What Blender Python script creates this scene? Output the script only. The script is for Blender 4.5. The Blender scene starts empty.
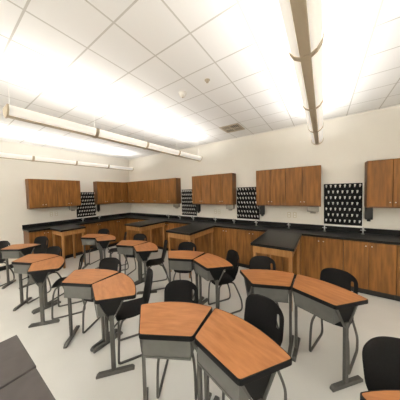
import bpy, bmesh, math, random
from math import sin, cos, radians as rad, pi
from mathutils import Vector, Matrix
random.seed(4)
S = bpy.context.scene
C = S.collection

# ------------------------------------------------------------------ camera, world, exposure, lights
EYE = 1.70
yaw, pitch, roll = rad(34.2), rad(-2.27), rad(1.39)
f = Vector((-sin(yaw)*cos(pitch), cos(yaw)*cos(pitch), sin(pitch)))
rt = Vector((cos(yaw), sin(yaw), 0)); dn = -rt.cross(f)
rr = rt*cos(roll)+dn*sin(roll); dd = -rt*sin(roll)+dn*cos(roll)
cam_d = bpy.data.cameras.new('camera'); cam = bpy.data.objects.new('camera', cam_d); C.objects.link(cam)
cam.matrix_world = Matrix(((rr.x, -dd.x, -f.x, 0), (rr.y, -dd.y, -f.y, 0), (rr.z, -dd.z, -f.z, EYE), (0, 0, 0, 1)))
cam_d.sensor_width = 36; cam_d.lens = 36*181.7/400; cam_d.clip_start = .02
S.camera = cam
S.view_settings.view_transform = 'Standard'; S.view_settings.look = 'None'
S.view_settings.gamma = 1; S.view_settings.use_curve_mapping = False
S.view_settings.exposure = 0.0
S.cycles.max_bounces = 10; S.cycles.diffuse_bounces = 7
w = bpy.data.worlds.new('world'); S.world = w; w.use_nodes = True
w.node_tree.nodes['Background'].inputs[0].default_value = (1, .95, .88, 1)
w.node_tree.nodes['Background'].inputs[1].default_value = .3
UPLIGHT = 29          # watts of each suspended uplight row; the added rear rows run brighter
LIGHT_COLOR = (.99, .99, .98)
CEIL = 3.03; WX0, WX1, WY0, WY1 = -6.2, 3.6, -4.4, 4.3
LROWS = [(-5.3, .44), (-2.57, .44), (-.09, .44), (2.5, .44)]
LZ = 2.5; LLEN = 3.36
def uplight(x, y0, ln=LLEN, k=1):
    d = bpy.data.lights.new('uplight_lamp', 'AREA'); d.shape = 'RECTANGLE'; d.size = .05; d.size_y = ln-.1
    d.energy = UPLIGHT*k; d.color = LIGHT_COLOR
    o = bpy.data.objects.new('uplight_lamp', d); C.objects.link(o)
    o.location = (x, y0+ln/2, LZ+.074); o.rotation_euler = (pi, 0, 0)
for x, y in LROWS: uplight(x, y)
for x in (-5.3, -2.57, -.09, 2.5): uplight(x, -4.0, k=3.9)  # extra rows added behind the camera, run brighter to lift desks and floor

# ------------------------------------------------------------------ materials
def mat(name, col, rough=.5, metal=0, spec=.5, **k):
    m = bpy.data.materials.new(name); m.use_nodes = True
    b = m.node_tree.nodes['Principled BSDF']
    b.inputs['Base Color'].default_value = (*col, 1); b.inputs['Roughness'].default_value = rough
    b.inputs['Metallic'].default_value = metal; b.inputs['Specular IOR Level'].default_value = spec
    return m
def noise_mat(name, c1, c2, scale=(1, 1, 1), nscale=5, rough=.5, spec=.5, bump=0, detail=4, metal=0, lo=.3, hi=.7, coord='Object'):
    m = mat(name, c1, rough, metal, spec); nt = m.node_tree; N = nt.nodes; L = nt.links; b = N['Principled BSDF']
    tc = N.new('ShaderNodeTexCoord'); mp = N.new('ShaderNodeMapping'); mp.inputs['Scale'].default_value = scale
    n = N.new('ShaderNodeTexNoise'); n.inputs['Scale'].default_value = nscale; n.inputs['Detail'].default_value = detail
    cr = N.new('ShaderNodeValToRGB'); cr.color_ramp.elements[0].position = lo; cr.color_ramp.elements[1].position = hi
    cr.color_ramp.elements[0].color = (*c1, 1); cr.color_ramp.elements[1].color = (*c2, 1)
    oi = N.new('ShaderNodeObjectInfo'); ad = N.new('ShaderNodeVectorMath'); ad.operation = 'ADD'
    sc = N.new('ShaderNodeVectorMath'); sc.operation = 'SCALE'; sc.inputs['Scale'].default_value = 0.0 if coord == 'World' else 3.0
    L.new(oi.outputs['Location'], sc.inputs[0])
    L.new(tc.outputs['Object'], ad.inputs[0]); L.new(sc.outputs[0], ad.inputs[1]); L.new(ad.outputs[0], mp.inputs[0])
    L.new(mp.outputs[0], n.inputs[0]); L.new(n.outputs[0], cr.inputs[0]); L.new(cr.outputs[0], b.inputs['Base Color'])
    if bump:
        bp = N.new('ShaderNodeBump'); bp.inputs['Strength'].default_value = bump; bp.inputs['Distance'].default_value = .002
        L.new(n.outputs[0], bp.inputs['Height']); L.new(bp.outputs[0], b.inputs['Normal'])
    return m
M = {}
M['oak'] = noise_mat('cabinet_oak_veneer', (.14, .056, .012), (.30, .125, .029), (9, 9, .9), 3, .48, .28, .15, 6)
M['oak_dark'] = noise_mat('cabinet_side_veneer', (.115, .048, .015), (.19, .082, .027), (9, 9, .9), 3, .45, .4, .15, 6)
M['oak_light'] = noise_mat('lab_table_oak', (.30, .135, .04), (.44, .22, .075), (9, 9, .9), 3, .48, .28, .15, 6)
M['desk'] = noise_mat('desk_laminate', (.29, .108, .031), (.42, .17, .058), (2.2, 11, 2), 3, .38, .4, .03, 5)
M['black_edge'] = mat('black_edge_band', (.004, .004, .004), .6, 0, .2)
M['counter'] = noise_mat('black_epoxy_resin', (.007, .007, .006), (.013, .013, .012), (1, 1, 1), 30, .3, .17)
M['steel'] = noise_mat('grey_painted_steel', (.075, .072, .063), (.092, .088, .078), (1, 1, 1), 20, .45, .4)
M['panel'] = noise_mat('grey_metal_panel', (.085, .084, .074), (.105, .103, .092), (1, 1, 1), 12, .42, .5)
M['plastic'] = noise_mat('black_moulded_plastic', (.005, .0045, .0045), (.008, .0075, .007), (1, 1, 1), 90, .5, .18, .2)
M['chrome'] = mat('brushed_chrome', (.6, .6, .58), .3, 1)
M['dull_steel'] = mat('dull_steel', (.36, .34, .30), .5, .5)
M['black'] = mat('black_plastic', (.012, .012, .012), .4)
M['toe'] = mat('black_toe_kick', (.012, .011, .010), .55)
M['white'] = mat('white_plastic', (.85, .84, .80), .4)
M['ivory'] = mat('ivory_plate', (.66, .60, .47), .45)
M['wall'] = noise_mat('cream_wall_paint', (.75, .713, .64), (.78, .743, .668), (1, 1, 1), 2, .75, .2, .03, coord='World')
M['floor'] = noise_mat('waxed_vinyl_floor', (.66, .645, .60), (.72, .705, .655), (1, 1, 1), 1.6, .26, .5, .02, 6, coord='World')
M['greytop'] = noise_mat('grey_laminate', (.062, .052, .048), (.076, .065, .059), (1, 1, 1), 14, .5, .3)
M['taupe'] = mat('taupe_painted_metal', (.50, .42, .31), .5)
M['white_metal'] = mat('white_painted_metal', (.78, .75, .69), .45)
m = mat('translucent_wing', (.88, .86, .82), .5); b = m.node_tree.nodes['Principled BSDF']; M['wing'] = m
b.inputs['Emission Color'].default_value = (1, .97, .93, 1); b.inputs['Emission Strength'].default_value = .4
nt = m.node_tree; tr = nt.nodes.new('ShaderNodeBsdfTranslucent'); tr.inputs[0].default_value = (.9, .87, .82, 1)
mx = nt.nodes.new('ShaderNodeMixShader'); mx.inputs[0].default_value = .5
nt.links.new(b.outputs[0], mx.inputs[1]); nt.links.new(tr.outputs[0], mx.inputs[2]); nt.links.new(mx.outputs[0], nt.nodes['Material Output'].inputs[0])
# ceiling tiles with a painted metal grid
m = mat('ceiling_tiles', (.8, .78, .74), .85, 0, .1); M['ceiling'] = m; nt = m.node_tree; N = nt.nodes; L = nt.links
tc = N.new('ShaderNodeTexCoord'); sx = N.new('ShaderNodeSeparateXYZ'); L.new(tc.outputs['Object'], sx.inputs[0])
def gridline(out, off, p=.42, hw=.007):
    a = N.new('ShaderNodeMath'); a.operation = 'ADD'; a.inputs[1].default_value = -off+40*p; L.new(out, a.inputs[0])
    mo = N.new('ShaderNodeMath'); mo.operation = 'PINGPONG'; mo.inputs[1].default_value = p/2; L.new(a.outputs[0], mo.inputs[0])
    lt = N.new('ShaderNodeMath'); lt.operation = 'LESS_THAN'; lt.inputs[1].default_value = hw; L.new(mo.outputs[0], lt.inputs[0])
    return lt.outputs[0]
g1 = gridline(sx.outputs[0], .345, .422); g2 = gridline(sx.outputs[1], .85, .42)
mxm = N.new('ShaderNodeMath'); mxm.operation = 'MAXIMUM'; L.new(g1, mxm.inputs[0]); L.new(g2, mxm.inputs[1])
cm = N.new('ShaderNodeMix'); cm.data_type = 'RGBA'; cm.inputs[6].default_value = (.87, .86, .84, 1); cm.inputs[7].default_value = (.60, .58, .54, 1)
L.new(mxm.outputs[0], cm.inputs[0]); L.new(cm.outputs[2], N['Principled BSDF'].inputs['Base Color'])

# ------------------------------------------------------------------ helpers
def finish(name, bm, m, parent=None, loc=None, smooth=False, bevel=0, seg=2):
    me = bpy.data.meshes.new(name); bmesh.ops.recalc_face_normals(bm, faces=bm.faces[:]); bm.to_mesh(me); bm.free()
    if smooth:
        for p in me.polygons: p.use_smooth = True
    o = bpy.data.objects.new(name, me); C.objects.link(o)
    for q in (m if isinstance(m, (list, tuple)) else [m]): me.materials.append(q)
    if parent: o.parent = parent
    if loc: o.location = loc
    if bevel:
        b = o.modifiers.new('bevel', 'BEVEL'); b.width = bevel; b.segments = seg; b.limit_method = 'ANGLE'
    return o
def box(bm, x0, x1, y0, y1, z0, z1, rot=None):
    vs = [bm.verts.new((x, y, z)) for x in (x0, x1) for y in (y0, y1) for z in (z0, z1)]
    for q in ((0, 1, 3, 2), (4, 6, 7, 5), (0, 4, 5, 1), (2, 3, 7, 6), (0, 2, 6, 4), (1, 5, 7, 3)): bm.faces.new([vs[i] for i in q])
    return vs
def prism(bm, pts, z0, z1):
    a = [bm.verts.new((x, y, z0)) for x, y in pts]; b = [bm.verts.new((x, y, z1)) for x, y in pts]; n = len(pts)
    bm.faces.new(a[::-1]); bm.faces.new(b)
    for i in range(n): bm.faces.new((a[i], a[(i+1) % n], b[(i+1) % n], b[i]))
def tube(bm, pts, r, n=8):
    pts = [Vector(p) for p in pts]; rings = []; up = None
    for i, p in enumerate(pts):
        d = (pts[min(i+1, len(pts)-1)]-pts[max(i-1, 0)]).normalized()
        if up is None: up = d.orthogonal().normalized()
        up = (up-d*up.dot(d)).normalized(); s = d.cross(up)
        ri = r[i] if isinstance(r, (list, tuple)) else r
        rings.append([bm.verts.new(p+(up*cos(2*pi*k/n)+s*sin(2*pi*k/n))*ri) for k in range(n)])
    for a, b in zip(rings, rings[1:]):
        for k in range(n): bm.faces.new((a[k], a[(k+1) % n], b[(k+1) % n], b[k]))
    bm.faces.new(rings[0][::-1]); bm.faces.new(rings[-1])
def smooth_path(pts, n=4):
    out = []; P = [Vector(p) for p in pts]
    for i in range(len(P)-1):
        p0 = P[max(i-1, 0)]; p1 = P[i]; p2 = P[i+1]; p3 = P[min(i+2, len(P)-1)]
        for k in range(n):
            t = k/n; out.append(.5*((2*p1)+(p2-p0)*t+(2*p0-5*p1+4*p2-p3)*t*t+(3*p1-p0-3*p2+p3)*t**3))
    out.append(P[-1]); return out
def bxo(name, dims, m, parent=None, bevel=0, **k):
    bm = bmesh.new(); box(bm, *dims); return finish(name, bm, m, parent, bevel=bevel, **k)
def thing(name, label, cat, loc=(0, 0, 0), rz=0, group=None):
    o = bpy.data.objects.new(name, None); C.objects.link(o); o.location = loc; o.rotation_euler = (0, 0, rz); o.empty_display_size = .05
    return tag(o, label, cat, group)
def tag(o, label, cat, group=None):
    o['label'] = label; o['category'] = cat
    if group: o['group'] = group
    return o
def struct(name, dims, m):
    o = bxo(name, dims, m); o['kind'] = 'structure'; return o
def dup(o, parent=None):
    c = o.copy(); C.objects.link(c)
    if parent: c.parent = parent
    for ch in list(kids.get(o.name, [])): dup(ch, c)
    return c
kids = {}
def index_kids(root):
    for o in C.objects:
        if o.parent is not None:
            L_ = kids.setdefault(o.parent.name, [])
            if o not in L_: L_.append(o)
def clone(root, label, loc, rz=0, group=None):
    r = dup(root); r.location = loc; r.rotation_euler = (0, 0, rz); r['label'] = label
    if group: r['group'] = group
    return r

# ------------------------------------------------------------------ the room
struct('floor', (WX0-.1, WX1+.1, WY0-.1, WY1+.1, -.1, 0), M['floor'])
struct('ceiling', (WX0-.1, WX1+.1, WY0-.1, WY1+.1, CEIL, CEIL+.1), M['ceiling'])
struct('wall_left', (WX0-.1, WX0, WY0, WY1, 0, CEIL), M['wall'])
struct('wall_back', (WX0-.1, WX1+.1, WY1, WY1+.1, 0, CEIL), M['wall'])
struct('wall_right', (WX1, WX1+.1, WY0, WY1, 0, CEIL), M['wall'])
struct('wall_front', (WX0-.1, WX1+.1, WY0-.1, WY0, 0, CEIL), M['wall'])
struct('baseboard_left', (WX0, WX0+.012, WY0, 1.2, 0, .1), M['toe'])
for i, dims in enumerate(((WX0, WX0+.02, WY0, WY1, CEIL-.018, CEIL), (WX0+.02, WX1, WY1-.02, WY1, CEIL-.018, CEIL))):
    struct('trim_%d' % (i+1), dims, M['white_metal'])

# ------------------------------------------------------------------ base cabinets and worktop
FY = 3.80      # front plane of the back-wall base cabinets
FX = -5.72     # front plane of the left-wall base cabinets
def knob(parent, p, ax):
    bm = bmesh.new(); d = Vector((0, -1, 0)) if ax == 'y' else Vector((1, 0, 0)); p = Vector(p)
    tube(bm, [p, p+d*.012, p+d*.0125, p+d*.022], [.005, .005, .009, .008], 10)
    return finish('knob', bm, M['chrome'], parent, smooth=False)
def base_unit_y(x0, x1, nd, label):          # on the back wall, doors face -y
    cx = (x0+x1)/2; t = thing('base_cabinet', label, 'cabinet', (cx, 4.03, 0), 0, 'base cabinets along the walls')
    hw = (x1-x0)/2; fy = FY-4.03
    bxo('body', (-hw+.001, hw-.001, fy+.018, .262, .10, .87), M['oak_dark'], t)
    bxo('toe_kick', (-hw+.001, hw-.001, fy+.06, .262, 0, .10), M['toe'], t)
    for k in range(nd):
        a = -hw+2*hw*k/nd; b = -hw+2*hw*(k+1)/nd
        d = bxo('door', (a+.004, b-.004, fy, fy+.018, .105, .862), M['oak'], t, bevel=.002)
        kx = (b-.035) if (k % 2 == 0) else (a+.035)
        knob(d, (kx, fy, .80), 'y')
    return t
def base_unit_x(y0, y1, nd, label):
    cy = (y0+y1)/2; t = thing('base_cabinet', label, 'cabinet', (-5.95, cy, 0), 0, 'base cabinets along the walls')
    hw = (y1-y0)/2; fx = FX+5.95
    bxo('body', (-.245, fx-.018, -hw+.001, hw-.001, .10, .87), M['oak_dark'], t)
    bxo('toe_kick', (-.245, fx-.06, -hw+.001, hw-.001, 0, .10), M['toe'], t)
    for k in range(nd):
        a = -hw+2*hw*k/nd; b = -hw+2*hw*(k+1)/nd
        d = bxo('door', (fx-.018, fx, a+.004, b-.004, .105, .862), M['oak'], t, bevel=.002)
        knob(d, (fx, (b-.035) if (k % 2 == 0) else (a+.035), .80), 'x')
    return t
w_ = .311
bx_lab = [
 'oak base cabinet past the right edge of the room view',
 'oak base cabinet nearest the right edge, below the right wall cabinet',
 'oak base cabinet under the rightmost peg drying rack',
 'oak base cabinet behind the largest black-topped lab table',
 'oak base cabinet just left of the largest black-topped lab table',
 'oak base cabinet under the second peg drying rack from the right',
 'oak base cabinet just right of the middle black-topped lab table',
 'oak base cabinet behind the middle black-topped lab table',
 'oak base cabinet under the third peg drying rack from the right',
 'oak base cabinet just right of the black-topped lab table nearest the room corner',
 'oak base cabinet behind the lab table nearest the room corner',
 'oak base cabinet beside the room corner on the back wall']
xr = -.344+w_*6
for i in range(12):
    x1 = xr-2*w_*(i-1) if i else xr+2*w_
    if x1-2*w_ < -5.70: break
    base_unit_y(x1-2*w_, x1, 2, bx_lab[i])
xl = x1-2*w_ if x1-2*w_ > -5.70 else x1
t = thing('corner_cabinet', 'oak corner base cabinet filling the corner of the two worktops', 'cabinet', (-5.95, 4.03, 0))
bxo('body', (-.245, xl+5.95-.002, FY-4.03+.002, .262, .10, .87), M['oak'], t); bxo('toe_kick', (-.2, xl+5.95-.002, FY-4.03+.06, .262, 0, .10), M['toe'], t)
ya = [1.235, 1.875, 2.515, 3.155, 3.795]
for i, lb in enumerate(['oak base cabinet at the free left end of the left-wall worktop', 'oak base cabinet behind the black-topped table on the left wall',
    'oak base cabinet under the peg drying rack on the left wall', 'oak base cabinet on the left wall next to the room corner']):
    base_unit_x(ya[i], ya[i+1], 2, lb)
wt = thing('worktop', 'long black resin worktop running along both cabinet walls', 'countertop', (-5.9, 4.0, .87))
bm = bmesh.new(); prism(bm, [(-.29, .29), (-.29, -2.78), (.23, -2.78), (.23, -.235), (9.2, -.235), (9.2, .29)], .001, .04)
finish('slab', bm, M['counter'], wt, bevel=.004)
bxo('backsplash', (-.29, 9.2, .272, .29, .04, .135), M['counter'], wt); bxo('backsplash', (-.29, -.272, -2.78, .271, .04, .135), M['counter'], wt)

# lab tables standing out from the worktop
def lab_table(x0, x1, y0, y1, label, far):
    cx, cy = (x0+x1)/2, (y0+y1)/2; a, b = (x1-x0)/2, (y1-y0)/2
    t = thing('lab_table', label, 'table', (cx, cy, 0), 0, 'black-topped lab tables')
    bxo('table_top', (-a, a, -b, b, .87, .91), M['counter'], t, bevel=.004)
    bm = bmesh.new(); i = .03
    box(bm, -a+i, a-i, -b+i, -b+i+.02, .765, .869); box(bm, -a+i, -a+i+.02, -b+i+.02, b-.01, .765, .869); box(bm, a-i-.02, a-i, -b+i+.02, b-.01, .765, .869)
    finish('apron', bm, M['oak_light'], t)
    for sx in (-1, 1):
        for sy in (-1, 1):
            px = sx*(a-i-.022); py = sy*(b-i-.022)
            bxo('leg', (px-.02, px+.02, py-.02, py+.02, 0, .764), M['oak_light'], t, bevel=.003)
    return t
lab_table(-.93, -.325, 2.72, 3.762, 'largest nearest black-topped lab table with oak legs, joined to back worktop', 0)
lab_table(-2.80, -2.15, 2.78, 3.762, 'middle of the three black-topped lab tables along the back wall', 0)
lab_table(-4.42, -3.77, 2.86, 3.762, 'black-topped lab table on the back wall nearest the room corner', 0)
lab_table(-5.667, -5.0, 1.62, 2.16, 'black-topped lab table with oak legs standing out from left wall worktop', 0)

# ------------------------------------------------------------------ wall cabinets
def wall_cab_y(x0, x1, nd, label, blank=0):
    cx = (x0+x1)/2; hw = (x1-x0)/2; t = thing('wall_cabinet', label, 'cabinet', (cx, 4.18, 1.385), 0, 'oak wall cabinets')
    bxo('body', (-hw, hw, -.102, .118, 0, .775), M['oak_dark'], t)
    bx0 = -hw+blank
    for k in range(nd):
        a = bx0+(hw-bx0)*k/nd; b = bx0+(hw-bx0)*(k+1)/nd
        d = bxo('door', (a+.003, b-.003, -.12, -.1025, .025, .770), M['oak'], t, bevel=.002)
        knob(d, ((b-.03) if (k % 2 == 0) else (a+.03), -.12, .09), 'y')
    return t
def wall_cab_x(y0, y1, nd, label):
    cy = (y0+y1)/2; hw = (y1-y0)/2; t = thing('wall_cabinet', label, 'cabinet', (-6.08, cy, 1.40), 0, 'oak wall cabinets')
    bxo('body', (-.118, .102, -hw, hw, 0, .745), M['oak_dark'], t)
    for k in range(nd):
        a = -hw+2*hw*k/nd; b = -hw+2*hw*(k+1)/nd
        d = bxo('door', (.1025, .12, a+.003, b-.003, .025, .740), M['oak'], t, bevel=.002)
        knob(d, (.12, (b-.03) if (k % 2 == 0) else (a+.03), .09), 'x')
    return t
wall_cab_y(.60, 1.81, 4, 'oak wall cabinet cut by the right edge of the view')
wall_cab_y(-1.243, -.036, 4, 'oak wall cabinet above the largest lab table, between two peg racks')
wall_cab_y(-3.02, -1.815, 4, 'oak wall cabinet above the middle lab table, second peg rack to its right')
wall_cab_y(-4.82, -3.62, 4, 'oak wall cabinet just left of the third peg rack on back wall')
wall_cab_y(-6.19, -4.825, 4, 'oak wall cabinet on the back wall reaching into the room corner', .25)
wall_cab_x(1.33, 2.48, 4, 'oak wall cabinet alone at the left end of the left wall')
wall_cab_x(2.96, 4.055, 4, 'oak wall cabinet on the left wall reaching into the room corner')

# ------------------------------------------------------------------ drying racks
def rack(label, loc, rz):
    t = thing('drying_rack', label, 'drying rack', loc, rz, 'peg drying racks')
    bxo('peg_board', (-.282, .282, -.018, -.001, .03, .80), M['black_edge'], t, bevel=.003)
    bm = bmesh.new(); box(bm, -.288, .288, -.055, -.001, 0, .008); box(bm, -.288, .288, -.055, -.050, .008, .026); box(bm, -.288, -.282, -.05, -.001, .008, .026); box(bm, .282, .288, -.05, -.001, .008, .026)
    finish('drip_trough', bm, M['white'], t)
    bm = bmesh.new(); box(bm, .283, .292, -.02, -.001, .03, .80); finish('side_rail', bm, M['white'], t)
    me = None
    for r in range(7):
        n = 8 if r % 2 == 0 else 7
        for k in range(n):
            x = -.245+.07*k+(0 if r % 2 == 0 else .035); z = .735-.108*r
            if me is None:
                bm = bmesh.new()
                tube(bm, [(0, 0, 0), (0, -.003, 0), (0, -.0031, 0), (0, -.018, .014), (0, -.040, .036), (0, -.045, .041)], [.010, .010, .008, .011, .015, .009], 8)
                o = finish('peg', bm, M['white'], t, smooth=True); me = o.data
            else:
                o = bpy.data.objects.new('peg', me); C.objects.link(o); o.parent = t
            o.location = (x, -.018, z)
    return t
rack('white-pegged black drying rack furthest right on the back wall', (.292, 4.3, 1.008), 0)
rack('white-pegged black drying rack left of the cabinet above the largest lab table', (-1.515, 4.3, 1.008), 0)
rack('white-pegged black drying rack on the back wall nearest the room corner', (-3.31, 4.3, 1.008), 0)
rack('white-pegged black drying rack alone on the left wall', (-6.2, 2.72, 1.008), pi/2)
# small wall equipment
def dispenser(name, dims, m, label, cat, group):
    x0, x1, y0, y1, z0, z1 = dims; t = thing(name, label, cat, ((x0+x1)/2, (y0+y1)/2, z0), 0, group)
    cx, cy = (x0+x1)/2, (y0+y1)/2
    bxo('housing', (x0-cx, x1-cx, y0-cy, y1-cy, .035, z1-z0), m, t, bevel=.008)
    bxo('nozzle', ((x0-cx)*.45, (x1-cx)*.45, (y0-cy)*.5, (y1-cy)*.5, 0, .034), m, t, bevel=.003)
g = 'black soap dispensers beside the peg racks'
for x, lb in ((.655, 'black soap dispenser right of the rightmost peg rack'), (-1.165, 'black soap dispenser right of the peg rack beside the largest lab table'),
              (-2.955, 'black soap dispenser right of the back-wall peg rack nearest the corner')):
    dispenser('soap_dispenser', (x-.05, x+.05, 4.22, 4.299, 1.13, 1.375), M['black'], lb, 'soap dispenser', g)
dispenser('soap_dispenser', (-6.199, -6.12, 3.03, 3.11, 1.15, 1.39), M['black'], 'black soap dispenser by the left-wall peg rack', 'soap dispenser', g)
g = 'steel towel dispensers under the wall cabinets'
for x, lb in ((-.17, 'grey steel towel dispenser under the cabinet left of rightmost peg rack'), (-1.96, 'grey steel towel dispenser under the cabinet above middle lab table'),
              (-3.77, 'grey steel towel dispenser under the cabinet nearest the room corner rack')):
    dispenser('towel_dispenser', (x-.1, x+.1, 4.2, 4.299, 1.235, 1.382), M['dull_steel'], lb, 'towel dispenser', g)
dispenser('towel_dispenser', (-6.199, -6.1, 2.24, 2.42, 1.25, 1.397), M['dull_steel'], 'grey steel towel dispenser under the left-wall cabinet', 'towel dispenser', g)
def outlet(p, ax, label):
    t = thing('outlet', label, 'outlet', p, 0 if ax == 'y' else pi/2, 'wall outlets above the worktop')
    bxo('cover_plate', (-.033, .033, -.006, -.001, -.06, .06), M['ivory'], t, bevel=.002)
    for z in (-.026, .026): bxo('socket', (-.015, .015, -.009, -.0065, z-.015, z+.015), M['white'], t, bevel=.002)
outlet((-.61, 4.3, 1.18), 'y', 'left outlet of the pair under cabinet above largest lab table')
outlet((-.50, 4.3, 1.18), 'y', 'right outlet of the pair under cabinet above largest lab table')
outlet((-2.42, 4.3, 1.18), 'y', 'left outlet of the pair under cabinet above middle lab table')
outlet((-2.31, 4.3, 1.18), 'y', 'right outlet of the pair under cabinet above middle lab table')
outlet((-6.2, 1.82, 1.21), 'x', 'left outlet of the pair under the left-wall cabinet')
outlet((-6.2, 1.93, 1.21), 'x', 'right outlet of the pair under the left-wall cabinet')
def faucet(p, rz, label, group='chrome taps on the worktop'):
    t = thing('lab_tap', label, 'tap', p, rz, group)
    bm = bmesh.new(); tube(bm, [(0, 0, 0), (0, 0, .008), (0, 0, .0085), (0, 0, .11)], [.024, .024, .010, .010], 12); finish('stem', bm, M['chrome'], t, smooth=False)
    bm = bmesh.new(); tube(bm, smooth_path([(0, 0, .105), (0, -.02, .125), (0, -.06, .12), (0, -.075, .085)], 4), .008, 8); finish('spout', bm, M['chrome'], t, smooth=True)
    bm = bmesh.new(); tube(bm, [(-.035, 0, .07), (.035, 0, .07)], .006, 8); finish('handle', bm, M['chrome'], t)
for x, lb in ((.02, 'chrome tap at the left foot of the rightmost peg rack'), (.57, 'chrome tap at the right foot of the rightmost peg rack'),
              (-.60, 'chrome tap behind the largest lab table, midway between two racks'),
              (-1.28, 'chrome tap at the right foot of the peg rack left of largest lab table'), (-1.83, 'chrome tap at the left foot of the peg rack left of largest lab table'),
              (-2.36, 'chrome tap behind the middle lab table'), (-3.08, 'chrome tap at the right foot of the back-wall rack nearest the corner'),
              (-3.58, 'chrome tap at the left foot of the back-wall rack nearest the corner'), (-4.05, 'chrome tap behind the lab table nearest the room corner')):
    faucet((x, 4.17, .911), 0, lb)
faucet((-6.07, 2.55, .911), pi/2, 'chrome tap at the left foot of the left-wall peg rack')
faucet((-6.07, 3.04, .911), pi/2, 'chrome tap at the right foot of the left-wall peg rack')

# ------------------------------------------------------------------ student desks
TOPZ = .74; DEP = .165; BUL = .06
def offset_poly(P, d):
    n = len(P); out = []
    for i in range(n):
        p0, p1, p2 = Vector(P[i-1]), Vector(P[i]), Vector(P[(i+1) % n])
        a = (p1-p0).normalized(); b = (p2-p1).normalized(); na = Vector((a.y, -a.x)); nb = Vector((b.y, -b.x))
        nn = (na+nb).normalized(); out.append(tuple(p1+nn*d/max(.5, nn.dot(na))))
    return out
def round_corners(P, idx, r, k=4):
    out = []
    for i, p in enumerate(P):
        if i not in idx: out.append(p); continue
        p = Vector(p); a = Vector(P[i-1]); b = Vector(P[(i+1) % len(P)])
        s = p+(a-p).normalized()*r; e = p+(b-p).normalized()*r
        for j in range(k+1):
            t = j/k; out.append(tuple(s*(1-t)**2+p*2*t*(1-t)+e*t*t))
    return out
def desk_outline():
    n = 10; back = []
    for i in range(n+1):
        t = i/n; back.append((.316-.632*t, DEP+BUL*4*t*(1-t)))
    P = [(-.187, -DEP), (.187, -DEP)]+back
    return round_corners(P, {0, 1, 2, len(P)-1}, .022)
def make_desk():
    t = thing('student_desk', 'x', 'desk', (0, 0, 0), 0, 'trapezoid student desks')
    P = desk_outline()
    bm = bmesh.new(); prism(bm, offset_poly(P, -.007), TOPZ-.012, TOPZ+.0012); dt = finish('desktop', bm, M['desk'], t)
    bm = bmesh.new(); prism(bm, P, TOPZ-.034, TOPZ); finish('edge_band', bm, M['black_edge'], dt, bevel=.002)
    # steel book box hung under the top, open towards the seat
    bm = bmesh.new(); z1 = TOPZ-.035; z0 = z1-.14; yf = -DEP+.018; th = .004
    a, b_ = .168, .186; yb = -.035
    prism(bm, [(-a, yf), (a, yf), (a, yf+th), (-a, yf+th)], z0, z1)
    prism(bm, [(-a, yf+th), (a, yf+th), (b_, yb), (-b_, yb)], z0, z0+th)
    prism(bm, [(-a, yf+th), (-a+th, yf+th), (-b_+th, yb), (-b_, yb)], z0+th, z1)
    prism(bm, [(a-th, yf+th), (a, yf+th), (b_, yb), (b_-th, yb)], z0+th, z1)
    # pressed lip along the lower edge
    prism(bm, [(-a, yf-.006), (a, yf-.006), (a, yf), (-a, yf)], z0, z0+.012)
    finish('book_box', bm, M['panel'], t)
    for s in (-1, 1):
        # side line of the desk from front corner to back corner, pulled in a little
        p0 = Vector((s*.170, -DEP-.018)); p1 = Vector((s*.285, DEP-.03)); d = (p1-p0).normalized(); nrm = Vector((d.y, -d.x))*s
        p0 = p0-nrm*.010; p1 = p1-nrm*.010
        c = p0.lerp(p1, .45); hw = .019; L_ = (p1-p0).length
        def pt(u, v): q = c+d*u+nrm*v; return (q.x, q.y)
        def sw(P_): return P_ if s > 0 else P_[::-1]
        bm = bmesh.new(); prism(bm, sw([pt(-hw, -.012), pt(-hw, .014), pt(hw, .014), pt(hw, -.012)]), .036, .57)
        leg = finish('leg', bm, M['steel'], t, bevel=.004)
        bm = bmesh.new(); u0, u1 = -L_*.45, L_*.55
        q = [(u0, 0), (u0, .02), (u0+.02, .038), (u1-.02, .038), (u1, .02), (u1, 0)]
        A = [bm.verts.new((*pt(u, -.016), z)) for u, z in q]; B = [bm.verts.new((*pt(u, .018), z)) for u, z in q]
        bm.faces.new(A); bm.faces.new(B[::-1])
        for i in range(6): bm.faces.new((A[i], A[(i+1) % 6], B[(i+1) % 6], B[i]))
        finish('foot', bm, M['steel'], leg, bevel=.003)
        # V bracket from the post up to the top
        bm = bmesh.new()
        for (ua, ub) in ((-.105, -.08), (.08, .105)):
            sg = -1 if ua < 0 else 1
            q = [(sg*.0, .50), (sg*.018, .525), (sg*.118, TOPZ-.035), (sg*.100, TOPZ-.035)] 
            A = [bm.verts.new((*pt(u, -.008), z)) for u, z in q]; B = [bm.verts.new((*pt(u, .016), z)) for u, z in q]
            bm.faces.new(A); bm.faces.new(B[::-1])
            for i in range(4): bm.faces.new((A[i], A[(i+1) % 4], B[(i+1) % 4], B[i]))
        finish('bracket', bm, M['steel'], leg)
        bm = bmesh.new(); q = [(0, .515), (.104, TOPZ-.035), (-.104, TOPZ-.035)]
        A = [bm.verts.new((*pt(u, -.004), z)) for u, z in q]; B = [bm.verts.new((*pt(u, .004), z)) for u, z in q]
        bm.faces.new(A); bm.faces.new(B[::-1])
        for i in range(3): bm.faces.new((A[i], A[(i+1) % 3], B[(i+1) % 3], B[i]))
        finish('gusset', bm, M['black_edge'], leg)
    return t
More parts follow.
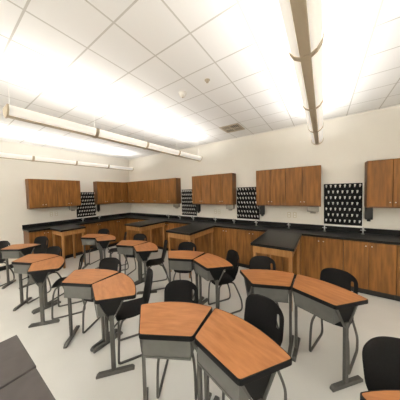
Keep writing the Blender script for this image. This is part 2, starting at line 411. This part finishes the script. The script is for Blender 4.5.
def make_chair():
    t = thing('student_chair', 'x', 'chair', (0, 0, 0), 0, 'black plastic student chairs')
    # backrest
    bm = bmesh.new(); nu, nv = 12, 14; V = {}
    for j in range(nv+1):
        v = j/nv
        hw = .125+.045*min(1, v/.35)**.8 if v < .35 else .170
        if v > .7: hw = .170*(1-((v-.7)/.3)**3*.2)
        z = .452+.372*v
        for i in range(nu+1):
            u = -1+2*i/nu
            zz = z-(.026*abs(u)**4)*max(0, (v-.6)/.4)
            y = .125+.02*sin(v*pi*.5)+.075*v**1.2-.035*u*u*(.4+.6*v)+.012*sin(v*pi)
            ux = u*hw
            if i == 10: ux = .64*hw
            if i == 11: ux = .765*hw
            V[i, j] = bm.verts.new((ux, y, zz))
    for j in range(nv):
        for i in range(nu):
            if i == 10 and 7 <= j <= 10: continue
            bm.faces.new((V[i, j], V[i+1, j], V[i+1, j+1], V[i, j+1]))
    o = finish('backrest', bm, M['plastic'], t, smooth=True)
    s = o.modifiers.new('thick', 'SOLIDIFY'); s.thickness = .008; s.offset = 0
    s = o.modifiers.new('sub', 'SUBSURF'); s.levels = 1; s.render_levels = 1
    # seat
    bm = bmesh.new(); nv = 12; V = {}
    for j in range(nv+1):
        v = j/nv; y = -.165+.31*v
        hw = .165*(1-.18*max(0, .25-v)/.25*max(0, .25-v)/.25) if v < .5 else .165-.04*((v-.5)/.5)**1.6
        for i in range(nu+1):
            u = -1+2*i/nu
            z = .452-.016*sin(v*pi)-.028*(max(0, .25-v)/.25)**2+.016*abs(u)**3*(.5+v*.5)+.02*(max(0, v-.85)/.15)**2
            V[i, j] = bm.verts.new((u*hw, y-(.02*(1-u*u)*(1-v)), z))
    for j in range(nv):
        for i in range(nu): bm.faces.new((V[i, j], V[i+1, j], V[i+1, j+1], V[i, j+1]))
    o = finish('seat', bm, M['plastic'], t, smooth=True)
    s = o.modifiers.new('thick', 'SOLIDIFY'); s.thickness = .008; s.offset = 0
    s = o.modifiers.new('sub', 'SUBSURF'); s.levels = 1; s.render_levels = 1
    for sx in (-1, 1):
        x = .125*sx; xo = .158*sx; bm = bmesh.new()
        pts = [(x*.9, -.09, .422), (x, -.125, .40), (xo*.95, -.15, .30), (xo, -.165, .06), (xo, -.155, .014), (xo, -.10, .010), (xo, .13, .010), (xo, .195, .016), (xo, .215, .06),
               (xo, .20, .17), (x*1.1, .14, .33), (x, .10, .41), (x*.9, .06, .424)]
        tube(bm, smooth_path(pts, 4), .0115, 8); finish('leg_frame', bm, M['steel'], t, smooth=True)
    bm = bmesh.new(); tube(bm, [(-.115, -.09, .42), (.115, -.09, .42)], .008); tube(bm, [(-.112, .06, .422), (.112, .06, .422)], .008)
    finish('cross_bar', bm, M['steel'], t, smooth=True)
    return t
desk0 = make_desk(); chair0 = make_chair(); index_kids(None)
used = {'d': False, 'c': False}
def put(kind, loc, rz, label):
    src, g = (desk0, 'trapezoid student desks') if kind == 'd' else (chair0, 'black plastic student chairs')
    if not used[kind]:
        used[kind] = True; src.location = loc; src.rotation_euler = (0, 0, rz); src['label'] = label; return src
    return clone(src, label, loc, rz)
def pair_desk(Sx, Sy, ang, side, dl, cl, dist=.24, lat=0, crot=0):
    a = rad(ang); fx = Vector((cos(a), sin(a))); n = Vector((-sin(a), cos(a)))
    g = .191; c = Vector((Sx, Sy))+fx*(g if side else -g)+n*DEP
    if dl: put('d', (c.x, c.y, 0), a, dl)
    if cl:
        q = c+n*dist+fx*lat; put('c', (q.x, q.y, 0), a+rad(crot), cl)
D_ = [
 (-.715, .932, 29, 0, 'orange-topped trapezoid desk front centre, left half of the nearest pair', 'black chair with hand slot behind the left desk of nearest pair', .24, .0, 2),
 (-.715, .932, -15.5, 1, 'orange-topped trapezoid desk front centre, right half of the nearest pair', 'black chair tucked behind the right desk of nearest pair', .27, -.03, 3),
 (-.262, 1.965, 21.5, 0, 'orange-topped desk in front of largest lab table, left half of right-hand pair', 'black chair between largest lab table and the right-hand desk pair', .25, -.02, 0),
 (-.262, 1.965, -22, 1, 'orange-topped desk at the right, its thick leg post standing clear on floor', 'black chair behind the rightmost complete desk, near the base cabinets', .24, .02, 6),
 (-1.558, 2.07, 23, 0, 'orange-topped desk in front of the middle lab table, left half of its pair', 'black chair just before the middle lab table, behind a desk', .24, -.05, 0),
 (-1.558, 2.07, -25, 1, 'orange-topped desk mid-room, right half of pair by middle lab table', 'black chair seen side-on at the right of the mid-room desk pair', .21, .02, -8),
 (-2.07, .92, 26, 0, 'orange-topped desk second from front, left half of the front-row second pair', 'black chair with bright hand slot behind second front-row pair left half', .2, .04, 0),
 (-2.07, .92, -21, 1, 'orange-topped desk second from front, right half with heavy floor foot', 'black chair side-on at right of the second front-row desk pair', .21, .02, -10),
 (-3.50, .765, 24, 0, 'orange-topped desk third pair from front by left wall, left half', 'black chair behind left half of the third front-row pair', .16, .0, 0),
 (-3.50, .765, -20, 1, 'orange-topped desk third pair from front by left wall, right half', 'black chair side-on at the right of the third front-row pair', .25, .05, -10),
 (-2.93, 2.058, 20, 0, 'orange-topped desk left half of pair before the lab table near corner', 'black chair behind left half of the pair before the corner-side lab table', .25, -.04, 0),
 (-2.93, 2.058, -28, 1, 'orange-topped desk right half of pair before the lab table near corner', 'black chair side-on beside the pair before corner-side lab table', .19, .05, -10),
 (-4.27, 2.02, 24, 0, 'orange-topped desk furthest back near room corner, left half of pair', 'black chair furthest back, before the left-wall base cabinets', .24, -.04, 0),
 (-4.27, 2.02, -20, 1, 'orange-topped desk furthest back near room corner, right half of pair', 'black chair side-on at right of the furthest desk pair', .24, .05, -10),
 (-4.63, .85, 31, 0, 'orange-topped desk at the far left edge standing without a partner', 'black chair behind the single far-left desk, before left wall cabinets', .30, .0, 0),
 (.73, .97, 22, 0, 'orange-topped desk barely showing in the bottom right corner', 'black chair at the bottom right corner, large and close', .24, .012, 0),
]
for a in D_:
    pair_desk(*a[:6], dist=a[6], lat=a[7], crot=a[8])
put('c', (-5.26, .60, 0), rad(32), 'black chair with hand slot at far left edge against left wall')

# ------------------------------------------------------------------ grey tables at the lower left
def grey_table(x0, x1, y0, y1, label):
    cx, cy = (x0+x1)/2, (y0+y1)/2; a, b = (x1-x0)/2, (y1-y0)/2
    t = thing('grey_table', label, 'table', (cx, cy, 0), 0, 'grey tables pushed together')
    bxo('table_top', (-a, a, -b, b, .715, .74), M['greytop'], t, bevel=.003)
    bm = bmesh.new(); i = .04; 
    box(bm, -a+i, a-i, -b+i, -b+i+.015, .65, .714); box(bm, -a+i, a-i, b-i-.015, b-i, .65, .714)
    box(bm, -a+i, -a+i+.015, -b+i+.015, b-i-.015, .65, .714); box(bm, a-i-.015, a-i, -b+i+.015, b-i-.015, .65, .714)
    finish('apron', bm, M['steel'], t)
    for sx in (-1, 1):
        for sy in (-1, 1):
            bm = bmesh.new(); px, py = sx*(a-i-.035), sy*(b-i-.035); tube(bm, [(px, py, 0), (px, py, .714)], .018, 12)
            finish('leg', bm, M['steel'], t)
grey_table(-1.775, -1.350, -.55, .288, 'dark grey table at the lower left, its far half')
grey_table(-1.337, -.92, -.55, .284, 'dark grey table at the lower left, nearer half cut by bottom edge')

# ------------------------------------------------------------------ suspended uplights
def fixture(x, y0, label, ln=LLEN):
    t = thing('suspended_uplight', label, 'ceiling light', (x, y0, LZ), 0, 'long suspended uplights')
    bxo('spine', (-.028, .028, 0, ln, -.012, .022), M['taupe'], t, bevel=.006)
    for s in (-1, 1):
        bm = bmesh.new(); prof = [(s*.030, .0), (s*.055, .012), (s*.078, .045), (s*.084, .085)]
        A = [bm.verts.new((px, .004, pz)) for px, pz in prof]; B = [bm.verts.new((px, ln-.004, pz)) for px, pz in prof]
        for i in range(3): bm.faces.new((A[i], A[i+1], B[i+1], B[i]))
        o = finish('diffuser_wing', bm, M['wing'], t, smooth=True); sm = o.modifiers.new('t', 'SOLIDIFY'); sm.thickness = .003
    for k in range(5):
        yy = .0+ln*k/4 if k not in (0, 4) else (.006 if k == 0 else ln-.006)
        bm = bmesh.new()
        prof = [(-.089, .088), (-.083, .042), (-.058, .006), (-.024, -.015), (.024, -.015), (.058, .006), (.083, .042), (.089, .088)]
        hw = .02 if k in (1, 2, 3) else .006
        A = [bm.verts.new((px, yy-hw, pz)) for px, pz in prof]; B = [bm.verts.new((px, yy+hw, pz)) for px, pz in prof]
        for i in range(7): bm.faces.new((A[i], A[i+1], B[i+1], B[i]))
        if k in (0, 4): bm.faces.new(A)
        o = finish('end_cap' if k in (0, 4) else 'bracket', bm, M['taupe'], t); sm = o.modifiers.new('t', 'SOLIDIFY'); sm.thickness = .004; sm.offset = 1
        bm = bmesh.new(); yc = min(max(yy, .03), ln-.03); tube(bm, [(0, yc, .04), (0, yc, CEIL-LZ-.012)], .0022, 6); tube(bm, [(0, yc, CEIL-LZ-.012), (0, yc, CEIL-LZ)], .02, 10)
        finish('hanger', bm, M['white_metal'], t)
lab = ['long suspended uplight nearest the left wall', 'long suspended uplight crossing the left half of the ceiling', 'long suspended uplight straight above the right-hand desks', 'long suspended uplight beyond the right edge']
for (x, y), lb in zip(LROWS, lab): fixture(x, y, lb)
for x, lb in zip((-5.3, -2.57, -.09, 2.5), ('first', 'second', 'third', 'fourth')):
    fixture(x, -4.0, 'added unseen uplight behind the viewer, %s from the left wall' % lb)  # housings for the added fill rows, out of view

# ceiling equipment
t = thing('air_vent', 'square louvred grey air vent in the ceiling near back wall', 'vent', (-1.575, 3.58, CEIL))
bm = bmesh.new(); a = .2
for (x0, x1, y0, y1) in ((-a, a, -a, -a+.03), (-a, a, a-.03, a), (-a, -a+.03, -a+.03, a-.03), (a-.03, a, -a+.03, a-.03), (-.01, .01, -a+.03, a-.03), (-a+.03, -.01, -.01, .01), (.01, a-.03, -.01, .01)): box(bm, x0, x1, y0, y1, -.012, 0)
finish('vent_frame', bm, M['taupe'], t)
bxo('vent_throat', (-a+.03, a-.03, -a+.03, a-.03, -.003, -.001), M['black'], t)
for qx in (-1, 1):
    for qy in (-1, 1):
        for k in range(4):
            o_ = .035+.035*k; bm = bmesh.new()
            if qx*qy > 0: vs = box(bm, min(qx*.012, qx*.168), max(qx*.012, qx*.168), qy*o_-.005, qy*o_+.005, -.012, -.009)
            else: vs = box(bm, qx*o_-.005, qx*o_+.005, min(qy*.012, qy*.168), max(qy*.012, qy*.168), -.012, -.009)
            finish('louvre', bm, M['taupe'], t)
t = thing('smoke_detector', 'small round white smoke detector on the ceiling', 'smoke detector', (-1.55, 1.93, CEIL))
bm = bmesh.new(); tube(bm, [(0, 0, 0), (0, 0, -.012), (0, 0, -.0121), (0, 0, -.045), (0, 0, -.055)], [.055, .055, .045, .04, .02], 16); finish('detector_body', bm, M['white_metal'], t)
bm = bmesh.new(); tube(bm, [(0, 0, -.0555), (0, 0, -.062)], [.012, .01], 12); finish('sensor', bm, M['taupe'], t)
t = thing('sprinkler_head', 'small flush sprinkler head in the ceiling right of smoke detector', 'sprinkler', (-1.14, 1.89, CEIL))
bm = bmesh.new(); tube(bm, [(0, 0, 0), (0, 0, -.006)], [.032, .030], 16); finish('escutcheon', bm, M['taupe'], t)
bm = bmesh.new(); tube(bm, [(0, 0, -.006), (0, 0, -.025), (0, 0, -.026), (0, 0, -.028)], [.008, .006, .016, .016], 12); finish('deflector', bm, M['taupe'], t)
